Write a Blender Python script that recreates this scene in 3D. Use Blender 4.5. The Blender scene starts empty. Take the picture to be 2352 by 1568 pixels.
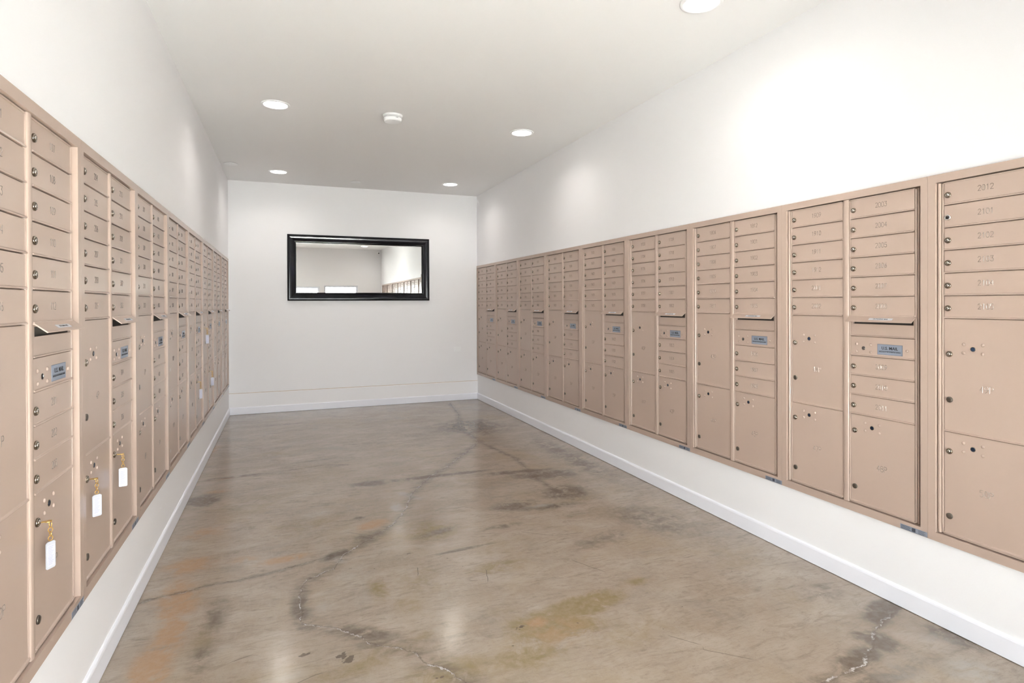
import bpy, math, random
import numpy as np
from mathutils import Vector, Matrix
PI = math.pi
sc = bpy.context.scene
COL = sc.collection

# ---------------------------------------------------------------- camera
FPX, YAW, PITCH, ROLL, EYE, SHY = 1333.38, .3736, -.0043, -.0036, 1.3287, -81.573
cy, sy = math.cos(YAW), math.sin(YAW)
fw = Vector((sy*math.cos(PITCH), cy*math.cos(PITCH), math.sin(PITCH)))
rt = Vector((cy, -sy, 0)); up = rt.cross(fw)
rt, up = math.cos(ROLL)*rt + math.sin(ROLL)*up, -math.sin(ROLL)*rt + math.cos(ROLL)*up
cam = bpy.data.cameras.new('camera'); cam_o = bpy.data.objects.new('camera', cam); COL.objects.link(cam_o)
cam.sensor_width = 36; cam.sensor_fit = 'HORIZONTAL'; cam.lens = FPX/2352*36
cam.shift_y = SHY/2352; cam.clip_start = .02
M = Matrix((rt, up, -fw)).transposed().to_4x4(); M.translation = (0, 0, EYE)
cam_o.matrix_world = M
sc.camera = cam_o

# ---------------------------------------------------------------- look and daylight
sc.view_settings.view_transform = 'Standard'; sc.view_settings.look = 'None'
sc.view_settings.gamma = 1; sc.view_settings.use_curve_mapping = False
sc.view_settings.exposure = 1.2
w = bpy.data.worlds.new('sky'); sc.world = w; w.use_nodes = True
bg = w.node_tree.nodes['Background']
bg.inputs[0].default_value = (.98, .98, 1, 1); bg.inputs[1].default_value = 9.0

XL, XR, YB, YF, H = -.625, 2.504, 7.72, -.86, 2.822      # room faces
LAMP_W = 1.35

# the two openings behind the camera let the sky in (portals only guide the sampling)
OPEN = [(.99, 1.87, 0.0, 1.83, 'door_1'), (-.5, .87, .0, 1.80, 'window_1')]
for x0, x1, z0, z1, nm in OPEN:
    l = bpy.data.lights.new('daylight_portal', 'AREA'); l.shape = 'RECTANGLE'
    l.size = x1-x0; l.size_y = z1-z0
    o = bpy.data.objects.new('daylight_portal', l); COL.objects.link(o)
    o.location = ((x0+x1)/2, YF-.21, (z0+z1)/2+.01); o.rotation_euler = (PI/2, 0, 0)
    l.cycles.is_portal = True

sun = bpy.data.lights.new('sun', 'SUN'); sun.energy = 900; sun.angle = .01; sun.color = (1, .975, .955)
so = bpy.data.objects.new('sun', sun); COL.objects.link(so); so.rotation_euler = Vector((.75, -.12, -1)).to_track_quat('-Z', 'Y').to_euler()

# ---------------------------------------------------------------- materials
def nmat(name):
    m = bpy.data.materials.new(name); m.use_nodes = True
    return m, m.node_tree.nodes, m.node_tree.links, m.node_tree.nodes['Principled BSDF']
def mat(name, col, rough=.5, metal=0, spec=.5, coat=0, bump=None, emit=None, estr=0, var=0, vscale=3):
    m, n, l, b = nmat(name)
    b.inputs['Base Color'].default_value = (*col, 1); b.inputs['Roughness'].default_value = rough
    b.inputs['Metallic'].default_value = metal; b.inputs['Specular IOR Level'].default_value = spec
    b.inputs['Coat Weight'].default_value = coat; b.inputs['Coat Roughness'].default_value = .08
    if emit: b.inputs['Emission Color'].default_value = (*emit, 1); b.inputs['Emission Strength'].default_value = estr
    if bump or var:
        g = n.new('ShaderNodeNewGeometry'); t = n.new('ShaderNodeTexNoise'); t.inputs['Detail'].default_value = 3
        l.new(g.outputs['Position'], t.inputs['Vector'])
        if bump:
            t.inputs['Scale'].default_value = bump[0]
            bp = n.new('ShaderNodeBump'); bp.inputs['Strength'].default_value = bump[1]; bp.inputs['Distance'].default_value = .002
            l.new(t.outputs['Fac'], bp.inputs['Height']); l.new(bp.outputs['Normal'], b.inputs['Normal'])
        if var:
            t2 = n.new('ShaderNodeTexNoise'); t2.inputs['Scale'].default_value = vscale
            l.new(g.outputs['Position'], t2.inputs['Vector'])
            mx = n.new('ShaderNodeMix'); mx.data_type = 'RGBA'
            mx.inputs[6].default_value = (*[c*(1-var) for c in col], 1); mx.inputs[7].default_value = (*[min(1, c*(1+var)) for c in col], 1)
            l.new(t2.outputs['Fac'], mx.inputs[0]); l.new(mx.outputs[2], b.inputs['Base Color'])
    return m
PAINT = mat('white_wall_paint', (.90, .89, .905), .48, spec=.35, bump=(160, .12), var=.006)
CEIL = mat('white_ceiling_paint', (.91, .90, .90), .7, spec=.2, bump=(120, .08))
TRIMP = mat('white_gloss_trim_paint', (.88, .885, .95), .3, spec=.5)
TAN = mat('tan_powder_coat', (.46, .352, .297), .24, spec=.5, var=.012, vscale=2)
SHADE = mat('slot_shade_black', (.04, .033, .028), .8)  # near-black standing in for the shade inside the mail slot
GAP = mat('tan_carcass_metal', (.33, .24, .185), .5)
LOCK = mat('nickel_lock_metal', (.27, .23, .185), .2, metal=1)
LOCKB = mat('bright_lock_metal', (.85, .85, .85), .2, metal=1)
DARKM = mat('dark_plug_metal', (.035, .03, .03), .3, metal=.6)
PORT = mat('postal_lock_socket', (.015, .025, .05), .22, metal=.3)
ENGR = mat('engraved_bare_metal', (.25, .21, .19), .27, metal=.35)
LABEL = mat('grey_label_foil', (.235, .265, .33), .45, metal=.1)
INK = mat('black_ink', (.012, .012, .014), .6)
BRASS = mat('brass_key_metal', (.60, .38, .12), .3, metal=1)
TAGW = mat('white_plastic_tag', (.50, .50, .55), .3)
TAGP = mat('tag_paper_print', (.62, .62, .70), .6)
BLACK = mat('black_lacquered_wood', (.004, .004, .007), .17, spec=.32)
SILVER = mat('mirror_silvering', (.93, .95, .94), .0, metal=1)
WPLAS = mat('white_plastic', (.92, .92, .93), .35)
GREYP = mat('grey_vent_plastic', (.45, .45, .46), .5)
CAMB = mat('black_camera_glass', (.01, .01, .012), .1)
LENS = mat('lit_lamp_diffuser', (.9, .9, .9), .4, emit=(1, .97, .92), estr=6)
PAVE = mat('pale_pavement_concrete', (.55, .54, .52), .8, bump=(30, .2), var=.1, vscale=1.5)
# glass: thin clear pane
GLASS, n, l, b = nmat('clear_window_glass')
n.remove(b); tr = n.new('ShaderNodeBsdfTransparent'); gl = n.new('ShaderNodeBsdfGlossy'); gl.inputs['Roughness'].default_value = 0
tr.inputs[0].default_value = (.93, .96, .95, 1)
lw = n.new('ShaderNodeFresnel'); lw.inputs[0].default_value = 1.45
ms = n.new('ShaderNodeMixShader'); l.new(lw.outputs[0], ms.inputs[0]); l.new(tr.outputs[0], ms.inputs[1]); l.new(gl.outputs[0], ms.inputs[2])
l.new(ms.outputs[0], n['Material Output'].inputs['Surface'])

# ---------------------------------------------------------------- mesh helpers
class MB:
    def __init__(s): s.v = []; s.f = []; s.m = []; s.s = []
    def face(s, idx, mi=0, smooth=False): s.f.append(tuple(idx)); s.m.append(mi); s.s.append(smooth)
    def box(s, x0, x1, y0, y1, z0, z1, mi=0):
        b = len(s.v)
        s.v += [(x, y, z) for x in (x0, x1) for y in (y0, y1) for z in (z0, z1)]
        for q in ((0,1,3,2),(4,6,7,5),(0,4,5,1),(2,3,7,6),(0,2,6,4),(1,5,7,3)): s.face([b+i for i in q], mi)
    def prism(s, prof, a0, a1, axis, mi=0, smooth=False):
        """closed profile of (p,q) pairs extruded along axis: 'x' -> (p,q)=(y,z); 'z' -> (p,q)=(x,y); 'y' -> (x,z)"""
        b = len(s.v); k = len(prof)
        for a in (a0, a1):
            for p, q in prof:
                s.v.append({'x': (a, p, q), 'z': (p, q, a), 'y': (p, a, q)}[axis])
        for i in range(k): s.face((b+i, b+(i+1) % k, b+k+(i+1) % k, b+k+i), mi, smooth)
        s.face([b+i for i in range(k)][::-1], mi); s.face([b+k+i for i in range(k)], mi)
    def lathe(s, prof, c, axis='y', seg=20, mi=0, smooth=True, cap=True):
        """profile of (radius, along) pairs round an axis through c"""
        b = len(s.v)
        for r, h in prof:
            for i in range(seg):
                a = 2*PI*i/seg; u, v = r*math.cos(a), r*math.sin(a)
                s.v.append((c[0]+u, c[1]+h, c[2]+v) if axis == 'y' else (c[0]+u, c[1]+v, c[2]+h) if axis == 'z' else (c[0]+h, c[1]+u, c[2]+v))
        for j in range(len(prof)-1):
            for i in range(seg):
                s.face((b+j*seg+i, b+j*seg+(i+1) % seg, b+(j+1)*seg+(i+1) % seg, b+(j+1)*seg+i), mi, smooth)
        if cap:
            s.face([b+i for i in range(seg)], mi); s.face([b+(len(prof)-1)*seg+i for i in range(seg)][::-1], mi)
    def tube(s, pts, r, seg=8, mi=0, closed=False):
        b = len(s.v); P = [Vector(p) for p in pts]; k = len(P)
        for i, p in enumerate(P):
            t = (P[(i+1) % k]-P[i-1]) if closed else (P[min(i+1, k-1)]-P[max(i-1, 0)])
            t.normalize(); a = Vector((0, 0, 1)) if abs(t.z) < .9 else Vector((1, 0, 0))
            u = t.cross(a).normalized(); v = t.cross(u)
            for j in range(seg):
                g = 2*PI*j/seg; s.v.append(tuple(p+u*r*math.cos(g)+v*r*math.sin(g)))
        for i in range(k if closed else k-1):
            n2 = (i+1) % k
            for j in range(seg): s.face((b+i*seg+j, b+i*seg+(j+1) % seg, b+n2*seg+(j+1) % seg, b+n2*seg+j), mi, True)
        if not closed: s.face([b+j for j in range(seg)], mi); s.face([b+(k-1)*seg+j for j in range(seg)][::-1], mi)
    def mesh(s, name, mats):
        me = bpy.data.meshes.new(name); me.from_pydata(s.v, [], s.f)
        for m in mats: me.materials.append(m)
        me.polygons.foreach_set('material_index', s.m); me.polygons.foreach_set('use_smooth', s.s)
        import bmesh
        bm = bmesh.new(); bm.from_mesh(me); bmesh.ops.recalc_face_normals(bm, faces=bm.faces); bm.to_mesh(me); bm.free()
        return me
def link(name, me, parent=None, loc=(0, 0, 0)):
    o = bpy.data.objects.new(name, me); COL.objects.link(o); o.location = loc
    if parent: o.parent = parent
    return o
def bevel(o, w, seg=2):
    m = o.modifiers.new('bevel', 'BEVEL'); m.width = w; m.segments = seg; m.limit_method = 'ANGLE'; m.angle_limit = .6; return o
def struct(o): o['kind'] = 'structure'; return o
def tag(o, label, cat, group=None):
    o['label'] = label; o['category'] = cat
    if group: o['group'] = group
    return o
def empty(name, loc, rz=0):
    o = bpy.data.objects.new(name, None); COL.objects.link(o); o.location = loc; o.rotation_euler = (0, 0, rz); o.empty_display_size = .1
    return o
def text_mesh(s, size, mats, bold=0, ext=.0002):
    c = bpy.data.curves.new('lettering', 'FONT'); c.body = s; c.size = size; c.offset = bold; c.extrude = ext
    c.align_x = 'CENTER'; c.align_y = 'CENTER'; c.resolution_u = 2
    o = bpy.data.objects.new('lettering_source', c); COL.objects.link(o)
    dg = bpy.context.evaluated_depsgraph_get(); dg.update()
    me = bpy.data.meshes.new_from_object(o.evaluated_get(dg))
    bpy.data.objects.remove(o); me.transform(Matrix.Rotation(PI/2, 4, 'X'))       # text plane upright, facing -y
    me.materials.clear()
    for m in mats: me.materials.append(m)
    return me

# ---------------------------------------------------------------- room shell
T = .2                                         # wall thickness
PW, P0 = .761, .062                            # mailbox pitch; trim overhang left of the first door
RZ0, RZ1 = .345, 1.850                         # mailbox opening heights
# right wall: modules end at Y=7.6435+P0
YR_END = 7.6435+P0; YR_BEG = YR_END-11*PW
YL_BEG = 6.8945-7*PW-P0; YL_END = YL_BEG+8*PW
def side_wall(name, x0, x1, ya, yb, zo):
    m = MB(); a, b = YF-T, YB+T
    m.box(x0, x1, a, b, -.05, RZ0+zo+.012); m.box(x0, x1, a, b, RZ1+zo-.012, H+.02)
    m.box(x0, x1, a, ya+.012, RZ0+zo+.012, RZ1+zo-.012)
    m.box(x0, x1, yb-.012, b, RZ0+zo+.012, RZ1+zo-.012)
    return struct(link(name, m.mesh(name, [PAINT])))
ZL = .016
side_wall('wall_right', XR, XR+T, YR_BEG, YR_END, 0)
side_wall('wall_left', XL-T, XL, YL_BEG, YL_END, ZL)
m = MB(); m.box(XL, XR, YB, YB+T, -.05, H+.02); struct(link('wall_back', m.mesh('wall_back', [PAINT])))
# furred-out base of the back wall, with a rounded top edge
m = MB(); m.prism([(YB+.001, .0), (YB-.010, .0), (YB-.010, .245), (YB-.008, .250), (YB-.004, .253), (YB+.001, .254)], XL, XR, 'x')
struct(link('trim_1', m.mesh('trim_1', [PAINT])))
m = MB(); m.prism([(YB+.001, .2535), (YB-.0035, .2535), (YB-.0005, .2595), (YB+.001, .2595)], XL, XR, 'x'); struct(link('trim_2', m.mesh('trim_2', [mat('beige_caulk', (.60, .50, .40), .6)])))
m = MB()
a, b = YF-T, YF
m.box(XL, -.5, a, b, -.05, H+.02); m.box(-.5, .87, a, b, 1.80, H+.02); m.box(.87, .99, a, b, -.05, H+.02)
m.box(.99, 1.87, a, b, 1.83, H+.02); m.box(1.87, XR, a, b, -.05, H+.02)
m.box(-.5, .87, a, b, -.05, .0); m.box(.99, 1.87, a, b, -.05, .0)
struct(link('wall_front', m.mesh('wall_front', [PAINT])))
m = MB(); m.box(XL, XR, YF-T, YB, H, H+.1); struct(link('ceiling', m.mesh('ceiling', [CEIL])))

def baseboard(name, p0, p1, nx, ny):
    """profile extruded from p0 to p1; (nx,ny) points into the room"""
    prof = [(0, .0025), (.0115, .0025), (.012, .003), (.012, .076), (.010, .083), (.005, .0875), (0, .089)]
    m = MB(); k = len(prof)
    for p in (p0, p1):
        for d, z in prof: m.v.append((p[0]+nx*d, p[1]+ny*d, z))
    for i in range(k): m.face((i, (i+1) % k, k+(i+1) % k, k+i))
    m.face(range(k)); m.face(range(k, 2*k))
    return struct(link(name, m.mesh(name, [TRIMP])))
baseboard('baseboard_right', (XR, YF), (XR, YB-.010), -1, 0)
baseboard('baseboard_left', (XL, YF), (XL, YB-.010), 1, 0)
baseboard('baseboard_back', (XL+.012, YB-.010), (XR-.012, YB-.010), 0, -1)

# openings in the front wall: frames and glass
for x0, x1, z0, z1, nm in OPEN:
    y0, y1 = YF-.13, YF-.07; m = MB(); t = .045
    m.box(x0, x0+t, y0, y1, z0, z1); m.box(x1-t, x1, y0, y1, z0, z1)
    m.box(x0+t, x1-t, y0, y1, z1-t, z1); m.box(x0+t, x1-t, y0, y1, z0, z0+.09)
    if nm == 'window_1': m.box(.16, .20, y0, y1, z0+.09, z1-t)
    fr = struct(bevel(link(nm, m.mesh(nm+'_frame', [TRIMP])), .003))
    m = MB(); m.box(x0+t, x1-t, y0+.027, y0+.033, z0+.09, z1-t); link('glass_pane', m.mesh('glass_pane', [GLASS]), fr)
    if nm == 'door_1':
        m = MB(); X = x1-.075
        m.tube([(X, y1, .95), (X, y1+.05, .95), (X, y1+.05, 1.25), (X, y1, 1.25)], .009); link('door_handle', m.mesh('door_handle', [LOCKB]), fr)
m = MB(); m.box(-6, 8, -9, YF-T, -.12, -.02); struct(link('pavement', m.mesh('pavement', [PAVE])))

# ---------------------------------------------------------------- floor
CRACKS = dict(
 a=[(2.05,7.55),(1.947,6.786),(1.77,6.051),(1.737,5.316),(1.42,4.86),(1.234,4.601),(1.041,4.384),(.828,4.039),(.705,3.703),(.598,3.511),(.45,3.354),(.287,3.186),(.218,3.034),(.146,2.993),(.082,2.951),(.059,2.809),(.068,2.657),(.059,2.561)],
 b=[(-.62,3.011),(-.518,3.035),(-.342,3.075),(-.216,3.08),(-.051,3.114),(.074,3.152),(.199,3.192),(.275,3.202)],
 c=[(2.499,1.731),(2.32,1.686),(2.199,1.635),(2.114,1.576),(1.986,1.51),(1.866,1.496),(1.758,1.487),(1.5,1.47)],
 d=[(-.62,4.871),(-.604,4.909),(-.225,4.922),(.297,5.031),(.492,4.959)],
 e=[(.059,2.561),(.178,2.489),(.262,2.398),(.309,2.315),(.436,2.221),(.485,2.111),(.535,2.045),(.62,1.9)],
 f=[(1.737,5.316),(1.841,4.628),(1.777,3.99),(1.80,3.6)])
GX = np.arange(XL, XR+.001, .0212); GY = np.append(np.arange(YF-T, YB, .0212), YB); GX[-1] = XR
nx_, ny_ = len(GX), len(GY)
XX, YY = np.meshgrid(GX, GY); P = np.stack([XX.ravel(), YY.ravel()], 1)
idx = np.arange(nx_*ny_).reshape(ny_, nx_)
quads = np.stack([idx[:-1, :-1].ravel(), idx[:-1, 1:].ravel(), idx[1:, 1:].ravel(), idx[1:, :-1].ravel()], 1)
fl = bpy.data.meshes.new('floor'); fl.from_pydata(np.column_stack([P, np.zeros(len(P))]).tolist(), [], quads.tolist())
def crack_field(pts):
    best = np.full(len(P), 9.); sgn = np.ones(len(P)); mask = np.ones(len(P)); k = len(pts)-1
    for i in range(k):
        a, b = np.array(pts[i]), np.array(pts[i+1]); d = b-a; L = np.hypot(*d); q = P-a
        t = q@d/L**2; tc = np.clip(t, 0, 1); dist = np.hypot(*(q-tc[:, None]*d).T); s = np.sign(d[0]*q[:, 1]-d[1]*q[:, 0]+1e-9)
        upd = dist < best-1e-9; best[upd] = dist[upd]; sgn[upd] = s[upd]; mask[upd] = 1
        if i == 0: z = upd & (t < 0); mask[z] = 0
        if i == k-1: z = upd & (t > 1); mask[z] = 0
    return sgn*np.minimum(best, .4), mask
for k, pts in CRACKS.items():
    d, mk = crack_field(pts)
    fl.attributes.new('crack_'+k, 'FLOAT', 'POINT').data.foreach_set('value', d.astype('f'))
    fl.attributes.new('along_'+k, 'FLOAT', 'POINT').data.foreach_set('value', mk.astype('f'))
def blobs(L):
    v = np.zeros(len(P))
    for x, y, rx, ry, ang, s in L:
        c, q = math.cos(ang), math.sin(ang); dx, dy = P[:, 0]-x, P[:, 1]-y
        u, w_ = (dx*c+dy*q)/rx, (-dx*q+dy*c)/ry
        v = np.maximum(v, s*np.exp(-(u*u+w_*w_)*1.1))
    return v
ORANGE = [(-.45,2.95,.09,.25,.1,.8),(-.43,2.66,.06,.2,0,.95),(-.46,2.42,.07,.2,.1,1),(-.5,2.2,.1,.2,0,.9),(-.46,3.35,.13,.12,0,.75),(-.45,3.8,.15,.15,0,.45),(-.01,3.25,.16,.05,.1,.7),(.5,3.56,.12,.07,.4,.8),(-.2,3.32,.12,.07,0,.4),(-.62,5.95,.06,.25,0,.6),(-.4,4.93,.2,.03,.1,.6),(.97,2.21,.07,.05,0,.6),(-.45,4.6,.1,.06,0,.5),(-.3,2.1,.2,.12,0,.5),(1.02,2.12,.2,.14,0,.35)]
OLIVE = [(.25,2.2,.3,.12,.2,.42),(-.1,2.15,.25,.14,0,.4),(.6,2.75,.2,.25,0,.35),(.15,3.7,.4,.3,.3,.28),(1.3,2.0,.35,.15,0,.35),(1.1,3.0,.3,.2,0,.3),(-.2,4.2,.3,.3,0,.3),(.97,2.2,.14,.09,.1,1),(1.10,2.12,.16,.1,0,.7),(1.22,2.26,.20,.075,.15,1.3),(1.0,2.16,.16,.10,.1,1.2),(1.55,2.36,.1,.05,.1,.5),(.405,2.75,.06,.16,0,.6),(.79,3.33,.16,.16,.4,.75),(1.0,2.75,.17,.08,0,.6),(.5,2.3,.08,.06,0,.4),(.55,2.02,.2,.12,0,.6),(.85,2.02,.2,.1,0,.6),(-.3,2.6,.08,.2,0,.35),(-.1,5.6,.3,.2,0,.25),(.5,2.55,.1,.1,0,.4)]
DARK = [(-.52,4.42,.12,.16,0,.8),(1.84,3.66,.22,.18,0,.7),(1.40,3.55,.18,.1,.1,.75),(1.6,3.45,.25,.06,-.1,.7),(2.42,1.76,.12,.05,.2,1),(2.16,1.60,.07,.09,.3,1),(1.98,1.54,.14,.05,.2,1),(2.33,1.72,.08,.05,0,.9),(2.46,1.5,.1,.12,.2,.8),(1.87,4.1,.35,.14,-.1,.65),(1.1,4.38,.5,.045,0,.75),(1.7,4.25,.35,.05,-.1,.8),(.58,4.38,.16,.08,0,.75),(-.28,2.75,.07,.22,0,.45),(-.3,2.45,.06,.14,0,.5),(-.38,2.2,.06,.09,.3,.5),(.82,3.30,.16,.05,.3,.6),(1.65,2.85,.28,.1,.2,.4),(1.2,3.24,.14,.04,.1,.6),(1.86,6.0,.45,.5,0,.6),(.43,3.37,.12,.08,.7,.6),(.43,3.7,.04,.03,0,.9),(2.3,4.5,.16,1.,0,.5),(2.1,3.0,.25,.4,.3,.45),(.9,3.02,.25,.02,.1,.55),(2.28,1.95,.15,.12,0,.4),(.3,2.4,.18,.05,-.6,.65),(.06,2.7,.05,.2,0,.55),(-.35,4.95,.3,.03,.05,.7),(-.05,6.9,.4,.06,0,.4),(.2,5.2,.3,.04,.1,.35),(.25,3.2,.12,.05,.5,.7),(1.9,1.42,.4,.05,.05,.7)]
PALE = [(.17,2.487,.03,.012,-.3,1.2),(.26,3.12,.02,.05,.5,1.),(2.2,1.62,.01,.02,0,1.),(.68,3.8,.05,.1,0,.9),(.19,3.87,.12,.1,0,.45),(2.38,1.5,.1,.08,0,.5),(2.3,1.33,.12,.1,0,.6),(1.56,3.48,.12,.04,0,.5),(.8,4.0,.05,.15,.5,.6),(.15,2.7,.1,.15,0,.35),(.3,2.95,.18,.18,0,.3),(.0,2.2,.15,.06,0,.3),(2.05,1.42,.2,.1,0,.4)]
CHIPS = [(.065,2.333,.028,.016,.3,1),(.047,2.332,.014,.012,0,.95),(.195,2.276,.03,.02,.2,1),(.22,2.24,.034,.022,.5,1),(.51,2.02,.02,.016,0,.9),(1.548,1.787,.014,.012,0,.95),(.893,2.197,.035,.016,.3,.85),(1.799,2.864,.02,.012,0,.6),(.609,3.079,.016,.012,0,1),(.30,3.0,.018,.02,.5,.8)]
SCR = [((-.03,2.15),(.13,2.20)),((-.2,2.38),(-.12,2.41)),((1.50,1.83),(1.42,1.93)),((1.62,1.68),(1.49,1.80)),((1.47,2.5),(1.38,2.68)),((1.45,3.0),(1.60,2.98)),((1.28,3.12),(1.43,3.0)),((.93,2.74),(.90,2.62)),((-.2,4.25),(-.16,4.32)),((.33,3.5),(.42,3.42)),((.62,2.9),(.60,2.8))]
sdv = np.full(len(P), .4); smk = np.zeros(len(P)); bst = np.full(len(P), 9.)
for a_, b_ in SCR:
    a_, b_ = np.array(a_), np.array(b_); d_ = b_-a_; L_ = np.hypot(*d_); q_ = P-a_; t_ = q_@d_/L_**2; tc_ = np.clip(t_, 0, 1)
    ds = np.hypot(*(q_-tc_[:, None]*d_).T); u_ = ds < bst; bst[u_] = ds[u_]
    sdv[u_] = (np.sign(d_[0]*q_[:, 1]-d_[1]*q_[:, 0]+1e-9)*np.minimum(ds, .4))[u_]; smk[u_] = ((ds < .05) & (t_ > 0) & (t_ < 1))[u_]
fl.attributes.new('scratch', 'FLOAT', 'POINT').data.foreach_set('value', sdv.astype('f'))
fl.attributes.new('scratch_mask', 'FLOAT', 'POINT').data.foreach_set('value', smk.astype('f'))
for nm, L in (('chips', CHIPS), ('stain_orange', ORANGE), ('stain_olive', OLIVE), ('stain_dark', DARK), ('stain_pale', PALE)):
    fl.attributes.new(nm, 'FLOAT', 'POINT').data.foreach_set('value', blobs(L).astype('f'))

CONC, n, l, b = nmat('polished_concrete')
geo = n.new('ShaderNodeNewGeometry')
def noise(scale, detail=5, rough=.55, dist=0, vec=None, stretch=None):
    t = n.new('ShaderNodeTexNoise'); t.inputs['Scale'].default_value = scale; t.inputs['Detail'].default_value = detail
    t.inputs['Roughness'].default_value = rough; t.inputs['Distortion'].default_value = dist
    src = geo.outputs['Position']
    if stretch:
        mp = n.new('ShaderNodeMapping'); l.new(src, mp.inputs[0]); mp.inputs['Scale'].default_value = stretch[:3]; mp.inputs['Rotation'].default_value = (0, 0, stretch[3]); src = mp.outputs[0]
    l.new(src, t.inputs['Vector']); return t.outputs['Fac']
def ramp(fac, lo, hi, a=0., bb=1., smooth=True):
    r = n.new('ShaderNodeMapRange'); r.inputs[1].default_value = lo; r.inputs[2].default_value = hi; r.inputs[3].default_value = a; r.inputs[4].default_value = bb
    if smooth: r.interpolation_type = 'SMOOTHSTEP'
    l.new(fac, r.inputs[0]); return r.outputs[0]
def mth(op, a, bb=None):
    r = n.new('ShaderNodeMath'); r.operation = op
    for i, v in enumerate((a, bb)):
        if v is None: continue
        if isinstance(v, (int, float)): r.inputs[i].default_value = v
        else: l.new(v, r.inputs[i])
    return r.outputs[0]
def mixc(fac, a, c, mode='MIX'):
    r = n.new('ShaderNodeMix'); r.data_type = 'RGBA'; r.blend_type = mode
    for i, v in ((0, fac), (6, a), (7, c)):
        if isinstance(v, (int, float)): r.inputs[i].default_value = v
        elif isinstance(v, tuple): r.inputs[i].default_value = (*v, 1)
        else: l.new(v, r.inputs[i])
    return r.outputs[2]
def attr(nm):
    a = n.new('ShaderNodeAttribute'); a.attribute_name = nm; return a.outputs['Fac']
n_big = noise(1.1, 5, .6, .8); n_mid = noise(3.2, 5, .55, .6, stretch=(1, 1.8, 1, .35)); n_fine = noise(34, 4, .6); n_grit = noise(130, 2, .5)
n_sw = noise(6, 6, .66, 1.6, stretch=(1, 3.2, 1, -.2)); n_edge = noise(9, 8, .68, .6); n_str = noise(16, 7, .72, .8, stretch=(1, 5, 1, .12)); n_str2 = noise(13, 7, .72, .8, stretch=(4, 1, 1, .5))
c = mixc(ramp(n_big, .3, .7), (.365, .300, .225), (.425, .362, .295))
c = mixc(ramp(n_mid, .35, .8), c, (.50, .44, .37))
c = mixc(mth('MULTIPLY', ramp(n_sw, .47, .72), .55), c, (.235, .195, .15))
c = mixc(mth('MULTIPLY', ramp(noise(2.1, 5, .6, 1.), .52, .7), .35), c, (.30, .285, .25))
c = mixc(mth('MULTIPLY', ramp(n_str, .48, .70), .34), c, (.20, .165, .125))
c = mixc(mth('MULTIPLY', ramp(n_str2, .50, .72), .20), c, (.54, .48, .41))
c = mixc(mth('MULTIPLY', ramp(noise(1.7, 4, .6, .5), .50, .68), .35), c, (.40, .315, .19))
def stain(c, nm, col, amt):
    v = mth('MULTIPLY', attr(nm), ramp(n_edge, .25, .62, .25, 1.55))
    return mixc(mth('MULTIPLY', ramp(v, .12, .85), amt), c, col)
c = stain(c, 'stain_olive', (.29, .225, .105), .85)
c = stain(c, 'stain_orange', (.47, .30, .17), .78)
c = stain(c, 'stain_dark', (.15, .125, .095), .85)
c = stain(c, 'stain_pale', (.50, .485, .455), .65)
c = mixc(mth('MULTIPLY', ramp(n_fine, .35, .7), .22), c, (.52, .46, .39))
c = mixc(ramp(n_grit, .60, .78, 0, .35), c, (.18, .14, .11))
# small dark flecks and chips
vo = n.new('ShaderNodeTexVoronoi'); vo.inputs['Scale'].default_value = 8.0; l.new(geo.outputs['Position'], vo.inputs['Vector'])
chips = ramp(mth('ADD', attr('chips'), mth('MULTIPLY', mth('SUBTRACT', noise(60, 4), .5), 1.1)), .50, .56)
c = mixc(mth('MULTIPLY', chips, .8), c, (.13, .105, .08))
sd = mth('ABSOLUTE', mth('ADD', attr('scratch'), mth('MULTIPLY', mth('SUBTRACT', noise(20, 3), .5), .012)))
c = mixc(mth('MULTIPLY', mth('MULTIPLY', ramp(sd, .0022, .0010), attr('scratch_mask')), .7), c, (.13, .105, .085))
fd = mth('ADD', vo.outputs['Distance'], mth('MULTIPLY', noise(45, 3), .10))
c = mixc(mth('MULTIPLY', ramp(fd, .082, .074), .55), c, (.12, .095, .075))
bumpv = None
wob = mth('MULTIPLY', mth('SUBTRACT', noise(12, 6, .75), .5), .075)
brk = noise(16, 4, .6)
for k, wd, halo, wl in (('a', .0036, .070, .9), ('b', .0034, .034, .4), ('c', .0060, .060, 1.3), ('d', .002, .022, .1), ('e', .0034, .080, .9), ('f', .002, .05, .2)):
    d = mth('ABSOLUTE', mth('ADD', attr('crack_'+k), wob)); al = attr('along_'+k)
    hz = mth('MULTIPLY', mth('MULTIPLY', ramp(d, halo, 0), mth('MULTIPLY', ramp(n_edge, .3, .62, .25, 1.), ramp(n_sw, .35, .62, .45, 1.25))), al)
    c = mixc(mth('MULTIPLY', hz, .55), c, (.15, .122, .095))
    core = mth('MULTIPLY', ramp(d, wd*1.5, wd*.5), al)
    c = mixc(mth('MULTIPLY', mth('MULTIPLY', core, ramp(n_str, .35, .6, .4, 1.)), .62), c, (.13, .105, .08))
    d2 = mth('ABSOLUTE', mth('ADD', mth('ADD', attr('crack_'+k), wob), .0022))
    wcore = mth('MULTIPLY', mth('MULTIPLY', ramp(d2, wd*.95, wd*.25), al), ramp(brk, .45, .60, 0, wl))
    c = mixc(wcore, c, (.62, .60, .58))
c = mixc(1.0, c, (.80, .765, .755), 'MULTIPLY')
l.new(c, b.inputs['Base Color'])
b.inputs['Roughness'].default_value = .17
b.inputs['Specular IOR Level'].default_value = .5
bp = n.new('ShaderNodeBump'); bp.inputs['Strength'].default_value = .07; bp.inputs['Distance'].default_value = .004
l.new(noise(14, 6, .6), bp.inputs['Height']); l.new(bp.outputs['Normal'], b.inputs['Normal'])
fl.materials.append(CONC); struct(link('floor', fl))

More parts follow.
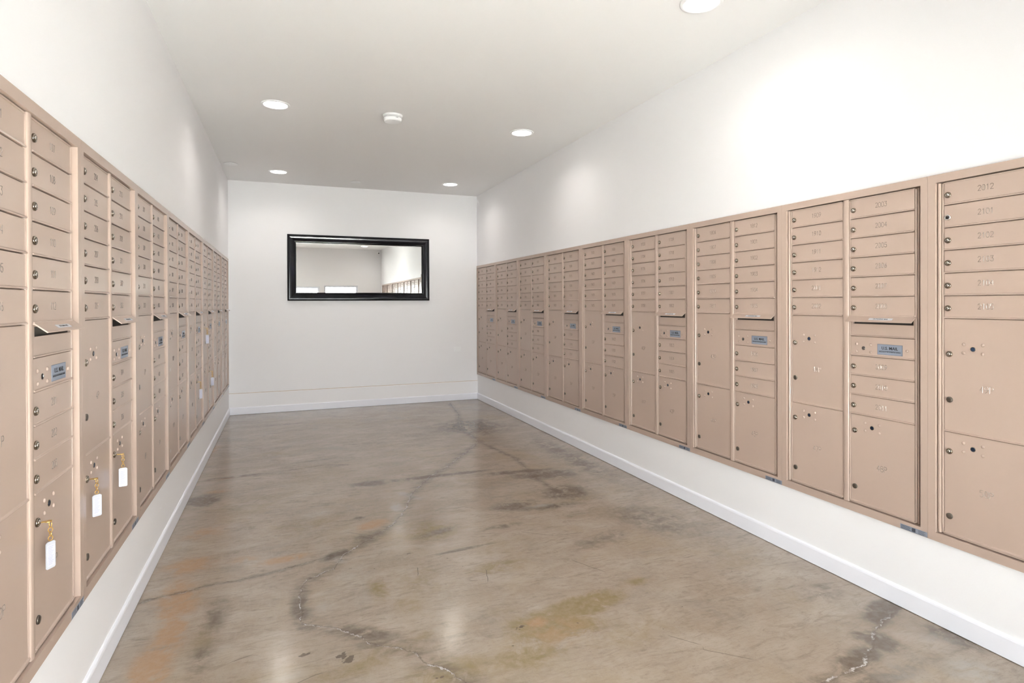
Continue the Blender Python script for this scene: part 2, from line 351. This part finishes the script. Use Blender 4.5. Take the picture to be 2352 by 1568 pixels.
# ---------------------------------------------------------------- mailbox unit meshes (front faces -y, x to the viewer's right)
p, TOP, BOT = .0917, 1.812, .389
Z = [TOP-p*i for i in range(12)]
FR0, FR1 = .380, 1.817                         # inner edges of the trim
def trim_mesh():
    m = MB(); y0, y1 = -.012, .004; L, A, B, R2 = -.062, -.032, .669, .6982
    m.box(L, A, y0, y1, RZ0, RZ1); m.box(B, R2, y0, y1, RZ0, RZ1)
    m.box(A, B, y0, y1, FR1, RZ1); m.box(A, B, y0, y1, RZ0, FR0)
    m.box(A-.002, A, .004, .03, FR0, FR1); m.box(B, B+.002, .004, .03, FR0, FR1)          # inner returns
    m.box(A, B, .004, .03, FR1, FR1+.002); m.box(A, B, .004, .03, FR0-.002, FR0)
    m.box(-.048, .685, .004, .15, FR0-.012, FR0-.003); m.box(-.048, .685, .004, .15, FR1+.003, FR1+.012)
    return m.mesh('trim_frame', [TAN])
def bead(m, u0, u1, y, z0, z1, back=.008, seg=4):
    r = (u1-u0)/2; c = (u0+u1)/2; pr = [(u0, back)]
    for i in range(seg+1):
        a = PI*i/seg; pr.append((c-r*math.cos(a), y+min(r, .004)*(1-math.sin(a))))
    pr.append((u1, back)); m.prism(pr, z0, z1, 'z')
def face_mesh():
    m = MB(); z0, z1 = FR0+.004, FR1-.004
    bead(m, -.0285, -.0165, -.0045, z0, z1); bead(m, -.0155, -.006, -.001, z0+.004, z1-.004)
    bead(m, .3005, .3285, -.0065, FR0+.001, FR1-.001, seg=8)
    bead(m, .2925, .2995, -.0012, z0+.004, z1-.004); bead(m, .3295, .3365, -.0012, z0+.004, z1-.004)
    bead(m, .6385, .6455, -.0012, z0+.004, z1-.004); bead(m, .6475, .6535, .002, z0, z1)
    for a, b2 in ((-.006, .2925), (.3365, .6385)):
        m.box(a, b2, -.002, .008, z1-.005, z1); m.box(a, b2, -.002, .008, z0, z0+.005)
    return m.mesh('face_frame', [TAN])
def carcass_mesh():
    m = MB()
    m.box(-.031, .668, .010, .012, FR0+.003, FR1-.003)               # behind the doors
    m.box(-.031, .668, .125, .14, FR0, FR1, 0)
    m.box(-.031, -.028, .012, .125, FR0, FR1); m.box(.665, .668, .012, .125, FR0, FR1)
    return m.mesh('cabinet_body', [GAP])
def door_mesh(wd, h, name='door'):
    """origin at the lower left corner; slim lip along the foot, rolled side edges"""
    m = MB(); g = .0012
    m.prism([(.008, g), (-.0045, g), (-.0052, g+.0012), (-.0045, g+.0042), (-.0005, g+.0062), (0, g+.008), (0, h-g-.001), (.001, h-g), (.008, h-g)], .001, wd-.001, 'x')
    return m.mesh(name, [TAN])
def lock_mesh(body, plug):
    m = MB()
    m.lathe([(.0122, 0), (.0122, -.003), (.0110, -.0048), (.0095, -.0056), (.0080, -.0050), (.0074, -.0040)], (0, 0, 0), seg=24, mi=0)
    m.lathe([(.0068, -.0042), (.0066, -.0060), (.0050, -.0072), (.0026, -.0079), (.0004, -.0081)], (0, 0, 0), seg=20, mi=1)
    m.box(-.0008, .0008, -.0083, -.006, -.0042, .0042, 2)
    return m.mesh('lock', [body, plug, DARKM])
LK = lock_mesh(LOCK, mat('lock_plug_metal', (.60, .57, .51), .22, metal=1)); LKB = lock_mesh(LOCKB, DARKM)
m = MB(); m.lathe([(.0118, 0), (.0118, -.0035), (.0106, -.0048), (.0030, -.0052)], (0, 0, 0), seg=24, mi=0); CATCH = m.mesh('key_catch', [mat('dull_dark_metal', (.16, .14, .12), .38, metal=.9)])
m = MB(); m.lathe([(.0095, 0), (.0095, -.0012), (.0082, -.0014)], (0, 0, 0), seg=24, mi=1); m.lathe([(.0078, -.0012), (.0078, -.0022), (.0060, -.0024)], (0, 0, 0), seg=20, mi=0); SOCK = m.mesh('postal_lock_socket', [PORT, LOCK])
m = MB(); m.lathe([(.0086, -.0002), (.0086, -.0012), (.0070, -.0014), (.0066, -.002), (.003, -.0026)], (0, 0, 0), seg=16, mi=0); m.box(-.001, .0045, -.0032, -.002, -.001, .001, 1); m.box(-.001, .001, -.0032, -.002, -.001, .004, 1); ARROW = m.mesh('postal_key_lock', [DARKM, LOCKB])
m = MB(); m.lathe([(.0062, 0), (.0059, -.0014), (.0046, -.0028), (.0024, -.0037), (.0004, -.0039)], (0, 0, 0), seg=12); RIVET = m.mesh('rivet', [TAN])
# single-stroke engraved numerals on a 4 x 6 grid
GLY = {'0': [[(0,1.4),(0,4.6),(1,6),(3,6),(4,4.6),(4,1.4),(3,0),(1,0),(0,1.4)]], '1': [[(1,4.8),(2.2,6),(2.2,0)]],
 '2': [[(0,4.8),(1,6),(3,6),(4,4.8),(4,3.8),(0,0),(4,0)]], '3': [[(0,6),(4,6),(2,3.6),(3,3.5),(4,2.6),(4,1),(3,0),(1,0),(0,1)]],
 '4': [[(3,0),(3,6),(0,2),(4.2,2)]], '5': [[(4,6),(.4,6),(0,3.4),(1,3.8),(3,3.8),(4,2.6),(4,1.2),(3,0),(1,0),(0,1)]],
 '6': [[(3.6,6),(1.4,5),(0,2.6),(0,1.2),(1,0),(3,0),(4,1.2),(4,2.2),(3,3.4),(1,3.4),(0,2.4)]], '7': [[(0,6),(4,6),(1.4,0)]],
 '8': [[(1,3.2),(.2,4),(.2,5),(1,6),(3,6),(3.8,5),(3.8,4),(3,3.2),(1,3.2),(0,2.2),(0,1),(1,0),(3,0),(4,1),(4,2.2),(3,3.2)]],
 '9': [[(.4,0),(2.6,1),(4,3.4),(4,4.8),(3,6),(1,6),(0,4.8),(0,3.8),(1,2.6),(3,2.6),(4,3.6)]], 'P': [[(0,0),(0,6),(3,6),(4,5),(4,4),(3,3),(0,3)]]}
NUMS = {}
def number_mesh(s, hgt):
    if (s, hgt) in NUMS: return NUMS[(s, hgt)]
    m = MB(); k = hgt/6; w4 = .74; adv = 4*k*w4+hgt*.20; hw = .0008; x = -((len(s)-1)*adv+4*k*w4)/2
    for ch in s:
        for st in GLY[ch]:
            pts = [(x+a*k*w4, b2*k-hgt/2) for a, b2 in st]
            for (ax, az), (bx, bz) in zip(pts[:-1], pts[1:]):
                dx, dz = bx-ax, bz-az; L = math.hypot(dx, dz); ux, uz = dx/L, dz/L; px_, pz_ = -uz*hw, ux*hw
                ax2, az2, bx2, bz2 = ax-ux*hw*.5, az-uz*hw*.5, bx+ux*hw*.5, bz+uz*hw*.5
                i = len(m.v)
                m.v += [(ax2+px_, 0, az2+pz_), (ax2, -.0009, az2), (ax2-px_, 0, az2-pz_), (bx2+px_, 0, bz2+pz_), (bx2, -.0009, bz2), (bx2-px_, 0, bz2-pz_)]
                for q in ((0,1,4,3),(1,2,5,4),(0,3,5,2),(0,2,1),(3,4,5)): m.face([i+t for t in q])
        x += adv
    NUMS[(s, hgt)] = m.mesh('engraved_number', [ENGR]); return NUMS[(s, hgt)]
# outgoing mail section
def slot_panel_mesh():
    m = MB(); z0, z1 = Z[7], Z[6]; a, b2 = .0125, .2950; s0, s1 = 1.2280-z0, 1.2545-z0; h = z1-z0; wd = .3005
    m.box(.001, wd-.001, 0, .008, s1, h-.001); m.box(.001, a, 0, .008, .006, s1); m.box(b2, wd-.001, 0, .008, .006, s1)
    m.box(a, b2, 0, .008, .006, s0)
    m.prism([(.008, .0012), (-.0045, .0012), (-.0052, .0024), (-.0045, .0054), (-.0005, .0062), (.008, .0062)], .001, wd-.001, 'x')
    m.box(a-.001, b2+.001, -.0016, .0, s0-.0028, s0)                                     # rolled lower lip of the slot
    return m.mesh('outgoing_mail_panel', [TAN])
def slot_shade_mesh():
    m = MB(); m.box(.0105, .297, .0081, .0095, 1.2265-Z[7], 1.256-Z[7]); return m.mesh('slot_shade_sheet', [SHADE])  # solid dark sheet behind the slot, its colour painting the unlit inside
def hood_mesh():
    m = MB(); z0 = Z[7]; y = -.035
    A = 1.2650-z0; B = 1.2385-z0
    pr = [(.0, A), (-.006, A-.001), (y, B+.002), (y-.001, B), (y+.002, B-.0006), (-.006, A-.0055), (0, A-.0045)]
    m.prism(pr, -.0025, .3075, 'x'); m.box(-.0025, .3075, -.0018, .0, A-.004, A+.006)
    return m.mesh('slot_hood', [TAN])
def sticker(text, wd, h, size, bold, line=None):
    m = MB(); m.box(-wd/2, wd/2, -.0006, 0, -h/2, h/2)
    e = h*.03; me = m.mesh('printed_label', [LABEL])
    return me
TRIM, FACE, CARC = trim_mesh(), face_mesh(), carcass_mesh()
D_SMALL = door_mesh(.3005, p, 'tenant_door'); D_P1 = door_mesh(.3005, 5*p, 'parcel_door_tall'); D_P2 = door_mesh(.3005, Z[11]-BOT, 'parcel_door')
SLOTP, SLOTSH, HOOD = slot_panel_mesh(), slot_shade_mesh(), hood_mesh()
MAILP = door_mesh(.3005, p, 'postal_panel')
m = MB(); m.box(-.0575, .0575, -.0008, 0, -.0235, .0235, 1); m.box(-.0562, .0562, -.0010, -.0008, -.0222, .0222, 0); USL = m.mesh('us_mail_label', [LABEL, mat('label_border', (.10, .12, .17), .5)])
UST = text_mesh('U.S. MAIL', .0185, [INK], .0003)
USS = text_mesh('APPROVED BY THE POSTMASTER GENERAL', .0052, [INK], .00008)
m = MB(); m.box(-.0505, .0505, -.0004, 0, -.0005, .0005); USLN = m.mesh('underline', [INK])
OUTL = MB(); OUTL.box(-.055, .055, -.0005, 0, -.0065, .0065); OUTL = OUTL.mesh('outgoing_label', [mat('pale_grey_label', (.50, .50, .54), .45)])
OUTT = text_mesh('OUTGOING MAIL', .0088, [INK], .0002)
m = MB(); m.box(-.057, .057, -.0006, 0, -.0105, .0105)
for k in range(4):
    m.box(-.053, -.016+.004*(k % 2), -.0008, -.0006, .0058-.0045*k, .0074-.0045*k, 1)
    m.box(.020, .050-.006*(k % 2), -.0008, -.0006, .0058-.0045*k, .0074-.0045*k, 1)
m.box(-.007, .008, -.0008, -.0006, -.0075, .0075, 1)
DATA = m.mesh('data_label', [LABEL, mat('label_print', (.05, .055, .075), .6)])

def fmt(k): return '%d%02d' % (k//12, k % 12+1)
def unit(k0, par, loc, rz, label, group, bright=None):
    r = empty('mailbox_unit', loc, rz); tag(r, label, 'mailboxes', group)
    link('cabinet_body', CARC, r); link('trim_frame', TRIM, r); link('face_frame', FACE, r)
    def small(u, z, k):
        d = link('tenant_door', D_SMALL, r, (u, 0, z)); br = fmt(k) == bright
        lk = link('lock', LKB if br else LK, d, (.0145, 0, .041))
        if br: lk['label'] = 'shiny silver lock with a dark centre'
        link('engraved_number', number_mesh(fmt(k), .0205), d, (.150, -.0001, .0485)); 
    k = k0
    for i in range(6): small(-.0045, Z[i+1], k); k += 1
    for i in range(6): small(.3375, Z[i+1], k); k += 1
    for i in range(3): small(.3375, Z[9+i], k); k += 1
    def parcel(me, u, z0, zl, zs, zc, zn, nm):
        d = link('parcel_door', me, r, (u, 0, z0)); o = .020
        link('lock', LK, d, (o, 0, zl-z0)); link('key_catch', CATCH, d, (o+.001, 0, zc-z0))
        s = link('postal_lock_socket', SOCK, d, (o+.0865, 0, zs-z0))
        for a in (-.034, .034):
            for q in (-.0175, .0175): link('rivet', RIVET, d, (o+.0865+a, 0, zs-z0+q))
        link('engraved_number', number_mesh(nm, .0245), d, (.153, -.0001, zn-z0))
    parcel(D_P1, -.0045, Z[11], 1.118, 1.1427, .934, .990, '%dP' % par)
    parcel(D_P2, -.0045, BOT, .7252, .7512, .4625, .588, '%dP' % (par+1))
    parcel(D_P2, .3375, BOT, .7262, .7517, .4625, .576, '%dP' % (par+2))
    s = link('outgoing_mail_panel', SLOTP, r, (.3375, 0, Z[7]))
    link('slot_shade_sheet', SLOTSH, s); hd = link('slot_hood', HOOD, s)
    ang = math.atan2(.0245, .029)
    ol = link('outgoing_label', OUTL, s, (.162, -.0212, 1.2520-Z[7])); ol.rotation_euler = (-(PI/2-ang), 0, 0)
    ot = link('lettering', OUTT, s, (.162, -.0216, 1.2524-Z[7])); ot.rotation_euler = (-(PI/2-ang), 0, 0)
    ol['label'] = 'grey OUTGOING MAIL sticker'; ot['label'] = 'black OUTGOING MAIL lettering'
    ml = link('postal_panel', MAILP, r, (.3375, 0, Z[8]))
    link('postal_key_lock', ARROW, ml, (.065, 0, 1.1153-Z[8]))
    for a, z in ((.031, 1.1332), (.031, 1.0988), (.0995, 1.1332), (.0995, 1.0988), (.2675, 1.1162)): link('rivet', RIVET, ml, (a, 0, z-Z[8]))
    ul = link('postal_label', USL, ml, (.190, 0, 1.1158-Z[8])); ul['label'] = 'grey U.S. MAIL label'
    link('lettering', UST, ml, (.190, -.0012, 1.1215-Z[8])); link('lettering', USS, ml, (.190, -.0012, 1.1055-Z[8])); link('underline', USLN, ml, (.190, -.0010, 1.1092-Z[8]))
    dl = link('data_label', DATA, r, (.640, -.012, .3565)); dl['label'] = 'small dark grey data label'
    return r

K1 = 20*12+11                                   # box 2012
ORD = ['nearest', 'second', 'third', 'fourth', 'fifth', 'sixth', 'seventh', 'eighth', 'ninth']
for i in range(1, 10):
    k0 = K1-15*(i-1); y = 7.6435-(9-i)*PW
    if i == 1: lb = 'tan mailbox unit with doors 2012 to 2105, cut by the right edge of the photo'
    elif i == 9: lb = 'tan mailbox unit on the right wall, touching the back wall'
    elif i <= 3: lb = 'tan mailbox unit on the right wall with doors engraved %s to %s' % (fmt(k0), fmt(k0+14))
    else: lb = 'tan mailbox unit, %s on the right wall counted from the back wall' % ORD[9-i]
    unit(k0, 49-3*(i-1), (XR, y, 0), -PI/2, lb, 'mailbox units along the right wall', '2101')
for i in (0, -1):                               # the two behind the camera show in the mirror
    unit(K1-15*(i-1), 49-3*(i-1), (XR, 7.6435-(9-i)*PW, 0), -PI/2, 'tan mailbox unit on the right wall behind the viewer, %s in the mirror' % ('nearer' if i == 0 else 'farthest'), 'mailbox units along the right wall')
for i in range(1, 9):
    y = 6.8945-(8-i)*PW
    lb = {1: 'tan mailbox unit cut by the left edge of the photo', 8: 'tan mailbox unit on the left wall, touching the back wall'}.get(i, 'tan mailbox unit on the left wall, %s from the left edge of the photo' % ORD[i-1])
    unit(12+15*(i-1), 1+3*(i-1), (XL, y, ZL), PI/2, lb, 'mailbox units along the left wall')

# ---------------------------------------------------------------- keys with tags left in parcel locks of the left wall
def key_parts():
    m = MB()
    m.box(-.0040, .0040, -.013, -.0045, -.0011, .0011)                      # blade lying flat out of the lock
    m.lathe([(.0085, -.0011), (.0085, .0011)], (0, -.020, 0), axis='z', seg=20, smooth=False)
    K = m.mesh('key', [BRASS])
    chain = []
    for j in range(4):
        m = MB(); R = .0075 if j == 0 else .0052; pts = []
        for i in range(14):
            a = 2*PI*i/14; q = (R*math.cos(a), R*1.25*math.sin(a))
            pts.append((q[0]*.75, q[0]*.6, q[1]) if j % 2 == 0 else (-q[0]*.6, q[0]*.8, q[1]))
        m.tube(pts, .0013, 6, closed=True); chain.append(m.mesh('chain_link', [BRASS]))
    m = MB(); w2, h = .0142, .073
    m.prism([(-w2, -.004), (-w2+.005, 0), (w2-.005, 0), (w2, -.004), (w2, -h+.003), (w2-.003, -h), (-w2+.003, -h), (-w2, -h+.003)], -.0014, .0014, 'y')
    TG = m.mesh('tag', [TAGW])
    m = MB(); m.box(-.0115, .0115, -.0018, .0018, -.067, -.009)
    for k in range(12): m.box(-.009, .0075-.0025*(k % 3), -.0020, .0020, -.0140-.0043*k, -.0128-.0043*k, 1)
    PP = m.mesh('tag_insert', [mat('tag_paper', (.56, .56, .66), .5), mat('tag_print', (.40, .40, .52), .6)])
    return K, chain, TG, PP
KM, CH, TGM, PPM = key_parts()
KEYS = [(1, 'r', .7262, 'brass key with white tag hanging in the nearest left-wall unit', -.45),
        (2, 'l', .7252, 'brass key with white tag in the left parcel door of the second left-wall unit', -.87),
        (2, 'r', .7262, 'brass key with white tag in the right parcel door of the second left-wall unit', -1.33),
        (5, 'r', .7262, 'brass key with white tag in the fifth left-wall unit', -.70),
        (6, 'l', 1.118, 'brass key with white tag hung highest, above the others on the left wall', -.87),
        (6, 'r', .7262, 'brass key with white tag in the sixth left-wall unit, lower right door', -.95)]
for i, col, z, lb, tw in KEYS:
    u = (-.0045 if col == 'l' else .3375)+.020
    r = empty('key_with_tag', (XL+.0055, 6.8945-(8-i)*PW+u, z+ZL), PI/2); tag(r, lb, 'key', 'tagged keys in the left wall locks')
    link('key', KM, r)
    zz = -.0085
    for j, c in enumerate(CH): link('chain_link', c, r, (0, -.0245, zz)); zz -= .0150 if j == 0 else .0115
    tg = link('tag', TGM, r, (0, -.0245, zz+.003)); tg.rotation_euler = (0, 0, tw)
    ins = link('tag_insert', PPM, tg)

# ---------------------------------------------------------------- mirror on the back wall
r = empty('wall_mirror', (.928, YB, 1.372)); tag(r, 'wide black-framed mirror hanging on the back wall', 'mirror')
hw, hh = .893, .826/2; cz = .413
prof = [(0, 0), (0, -.024), (.003, -.029), (.010, -.033), (.015, -.034), (.019, -.032), (.030, -.032), (.045, -.030), (.058, -.026), (.070, -.021), (.078, -.017), (.082, -.016), (.084, -.0185), (.087, -.020), (.090, -.0195), (.093, -.017), (.095, -.012), (.102, -.008), (.102, 0)]
m = MB(); k = len(prof)
for sx, sz in ((-1, -1), (1, -1), (1, 1), (-1, 1)):
    for d, y in prof: m.v.append((sx*(hw-d), y, cz+sz*(hh-d)))
for c4 in range(4):
    for i in range(k): m.face((c4*k+i, c4*k+(i+1) % k, ((c4+1) % 4)*k+(i+1) % k, ((c4+1) % 4)*k+i), 0)
link('frame', m.mesh('mirror_frame', [BLACK]), r)
iw, ih = hw-.100, hh-.100; bv = .011
m = MB()
for a, b2, y in ((iw, ih, -.0045), (iw-bv, ih-bv, -.0051)):
    for sx, sz in ((-1, -1), (1, -1), (1, 1), (-1, 1)): m.v.append((sx*a, y, cz+sz*b2))
for i in range(4): m.face((i, (i+1) % 4, 4+(i+1) % 4, 4+i))
m.face((4, 5, 6, 7)); m.box(-iw, iw, -.0044, -.001, cz-ih, cz+ih)
link('mirror_glass', m.mesh('mirror_glass', [SILVER]), r)

# blank cover plate low on the back wall
m = MB(); m.box(-.05, .05, -.004, 0, -.032, .032)
o = bevel(link('wall_plate', m.mesh('wall_plate', [WPLAS]), None, (2.212, YB, .70)), .0015); tag(o, 'small blank white cover plate low on the back wall', 'wall plate')
m = MB()
for a in (-.038, .038): m.lathe([(.003, -.004), (.0025, -.0048)], (a, 0, 0), seg=10)
link('screw', m.mesh('plate_screws', [WPLAS]), o)

# ---------------------------------------------------------------- ceiling fixtures
m = MB(); m.lathe([(.104, 0), (.104, -.003), (.100, -.006), (.088, -.0075), (.083, -.004), (.083, -.001)], (0, 0, 0), 'z', 40, cap=False); RING = m.mesh('trim_ring', [WPLAS])
m = MB(); m.lathe([(.083, -.0015), (.080, -.0035), (.05, -.005), (.002, -.0055)], (0, 0, 0), 'z', 40); DIF = m.mesh('diffuser', [LENS])
LIGHTS = [(1.94, 2.35, 'round downlight cut by the top edge of the photo'), (-.055, 4.69, 'round downlight left of the smoke detector'),
          (1.94, 4.70, 'round downlight over the right side, right of the smoke detector'), (-.055, 7.05, 'round downlight nearest the back wall on the left'),
          (1.94, 7.05, 'round downlight nearest the back wall on the right'), (1.94, .0, 'round downlight behind the viewer, seen at the top of the mirror'),
          (-.055, .0, 'added unseen round downlight above and behind the viewer on the left'),  # unseen lamp, added to brighten the front wall reflected in the mirror
          ]
for x, y, lb in LIGHTS:
    r = empty('downlight', (x, y, H)); tag(r, lb, 'ceiling light', 'recessed ceiling downlights')
    link('trim_ring', RING, r); link('diffuser', DIF, r)
    la = bpy.data.lights.new('downlight_glow', 'AREA'); la.shape = 'DISK'; la.size = .15; la.spread = 2.5; la.energy = LAMP_W; la.color = (1, .94, .87)
    lo = bpy.data.objects.new('downlight_glow', la); COL.objects.link(lo); lo.parent = r; lo.location = (0, 0, -.009)
r = empty('smoke_detector', (.807, 4.634, H)); tag(r, 'white round smoke detector in the middle of the ceiling', 'smoke detector')
m = MB(); m.lathe([(.078, 0), (.078, -.008), (.073, -.012)], (0, 0, 0), 'z', 40); link('base', m.mesh('detector_base', [WPLAS]), r)
m = MB(); m.lathe([(.072, -.012), (.071, -.034), (.068, -.046), (.064, -.051), (.058, -.053), (.002, -.053)], (0, 0, 0), 'z', 40); link('housing', m.mesh('detector_housing', [WPLAS]), r)
m = MB(); m.lathe([(.0712, -.021), (.0722, -.022), (.0722, -.025), (.0712, -.026)], (0, 0, 0), 'z', 40, cap=False); m.box(-.012, .012, -.054, -.05, -.0535, -.051); m.box(.01, .03, -.0725, -.06, -.034, -.030)
link('vent_band', m.mesh('detector_vents', [GREYP]), r)
for x, y, R, lb in ((-.522, 6.812, .068, 'flat round ceiling cover plate beside the left wall'), (.817, 7.298, .058, 'flat round ceiling cover plate near the back wall, above the mirror')):
    m = MB(); m.lathe([(R*.8, 0), (R*.8, -.005), (R, -.005), (R, -.009), (R*.96, -.011), (.002, -.012)], (0, 0, 0), 'z', 36)
    tag(link('ceiling_cover_plate', m.mesh('ceiling_cover_plate', [WPLAS]), None, (x, y, H)), lb, 'cover plate', 'round ceiling cover plates')
# security camera in the corner behind the viewer (seen in the mirror)
r = empty('security_camera', (2.42, YF, 2.735)); tag(r, 'small white security camera in the far corner of the mirror', 'security camera')
m = MB(); m.lathe([(.045, 0), (.045, .012), (.03, .02), (.012, .022), (.012, .05)], (0, 0, 0), 'y', 24); link('mount', m.mesh('camera_mount', [WPLAS]), r)
m = MB(); m.lathe([(.030, .045), (.034, .05), (.034, .115), (.026, .12), (.020, .118)], (0, 0, -.02), 'y', 24); link('camera_body', m.mesh('camera_body', [WPLAS]), r)
m = MB(); m.lathe([(.019, .117), (.018, .121), (.010, .124), (.002, .125)], (0, 0, -.02), 'y', 24); link('camera_lens', m.mesh('camera_lens', [CAMB]), r)
r.scale = (.8, .8, .8)
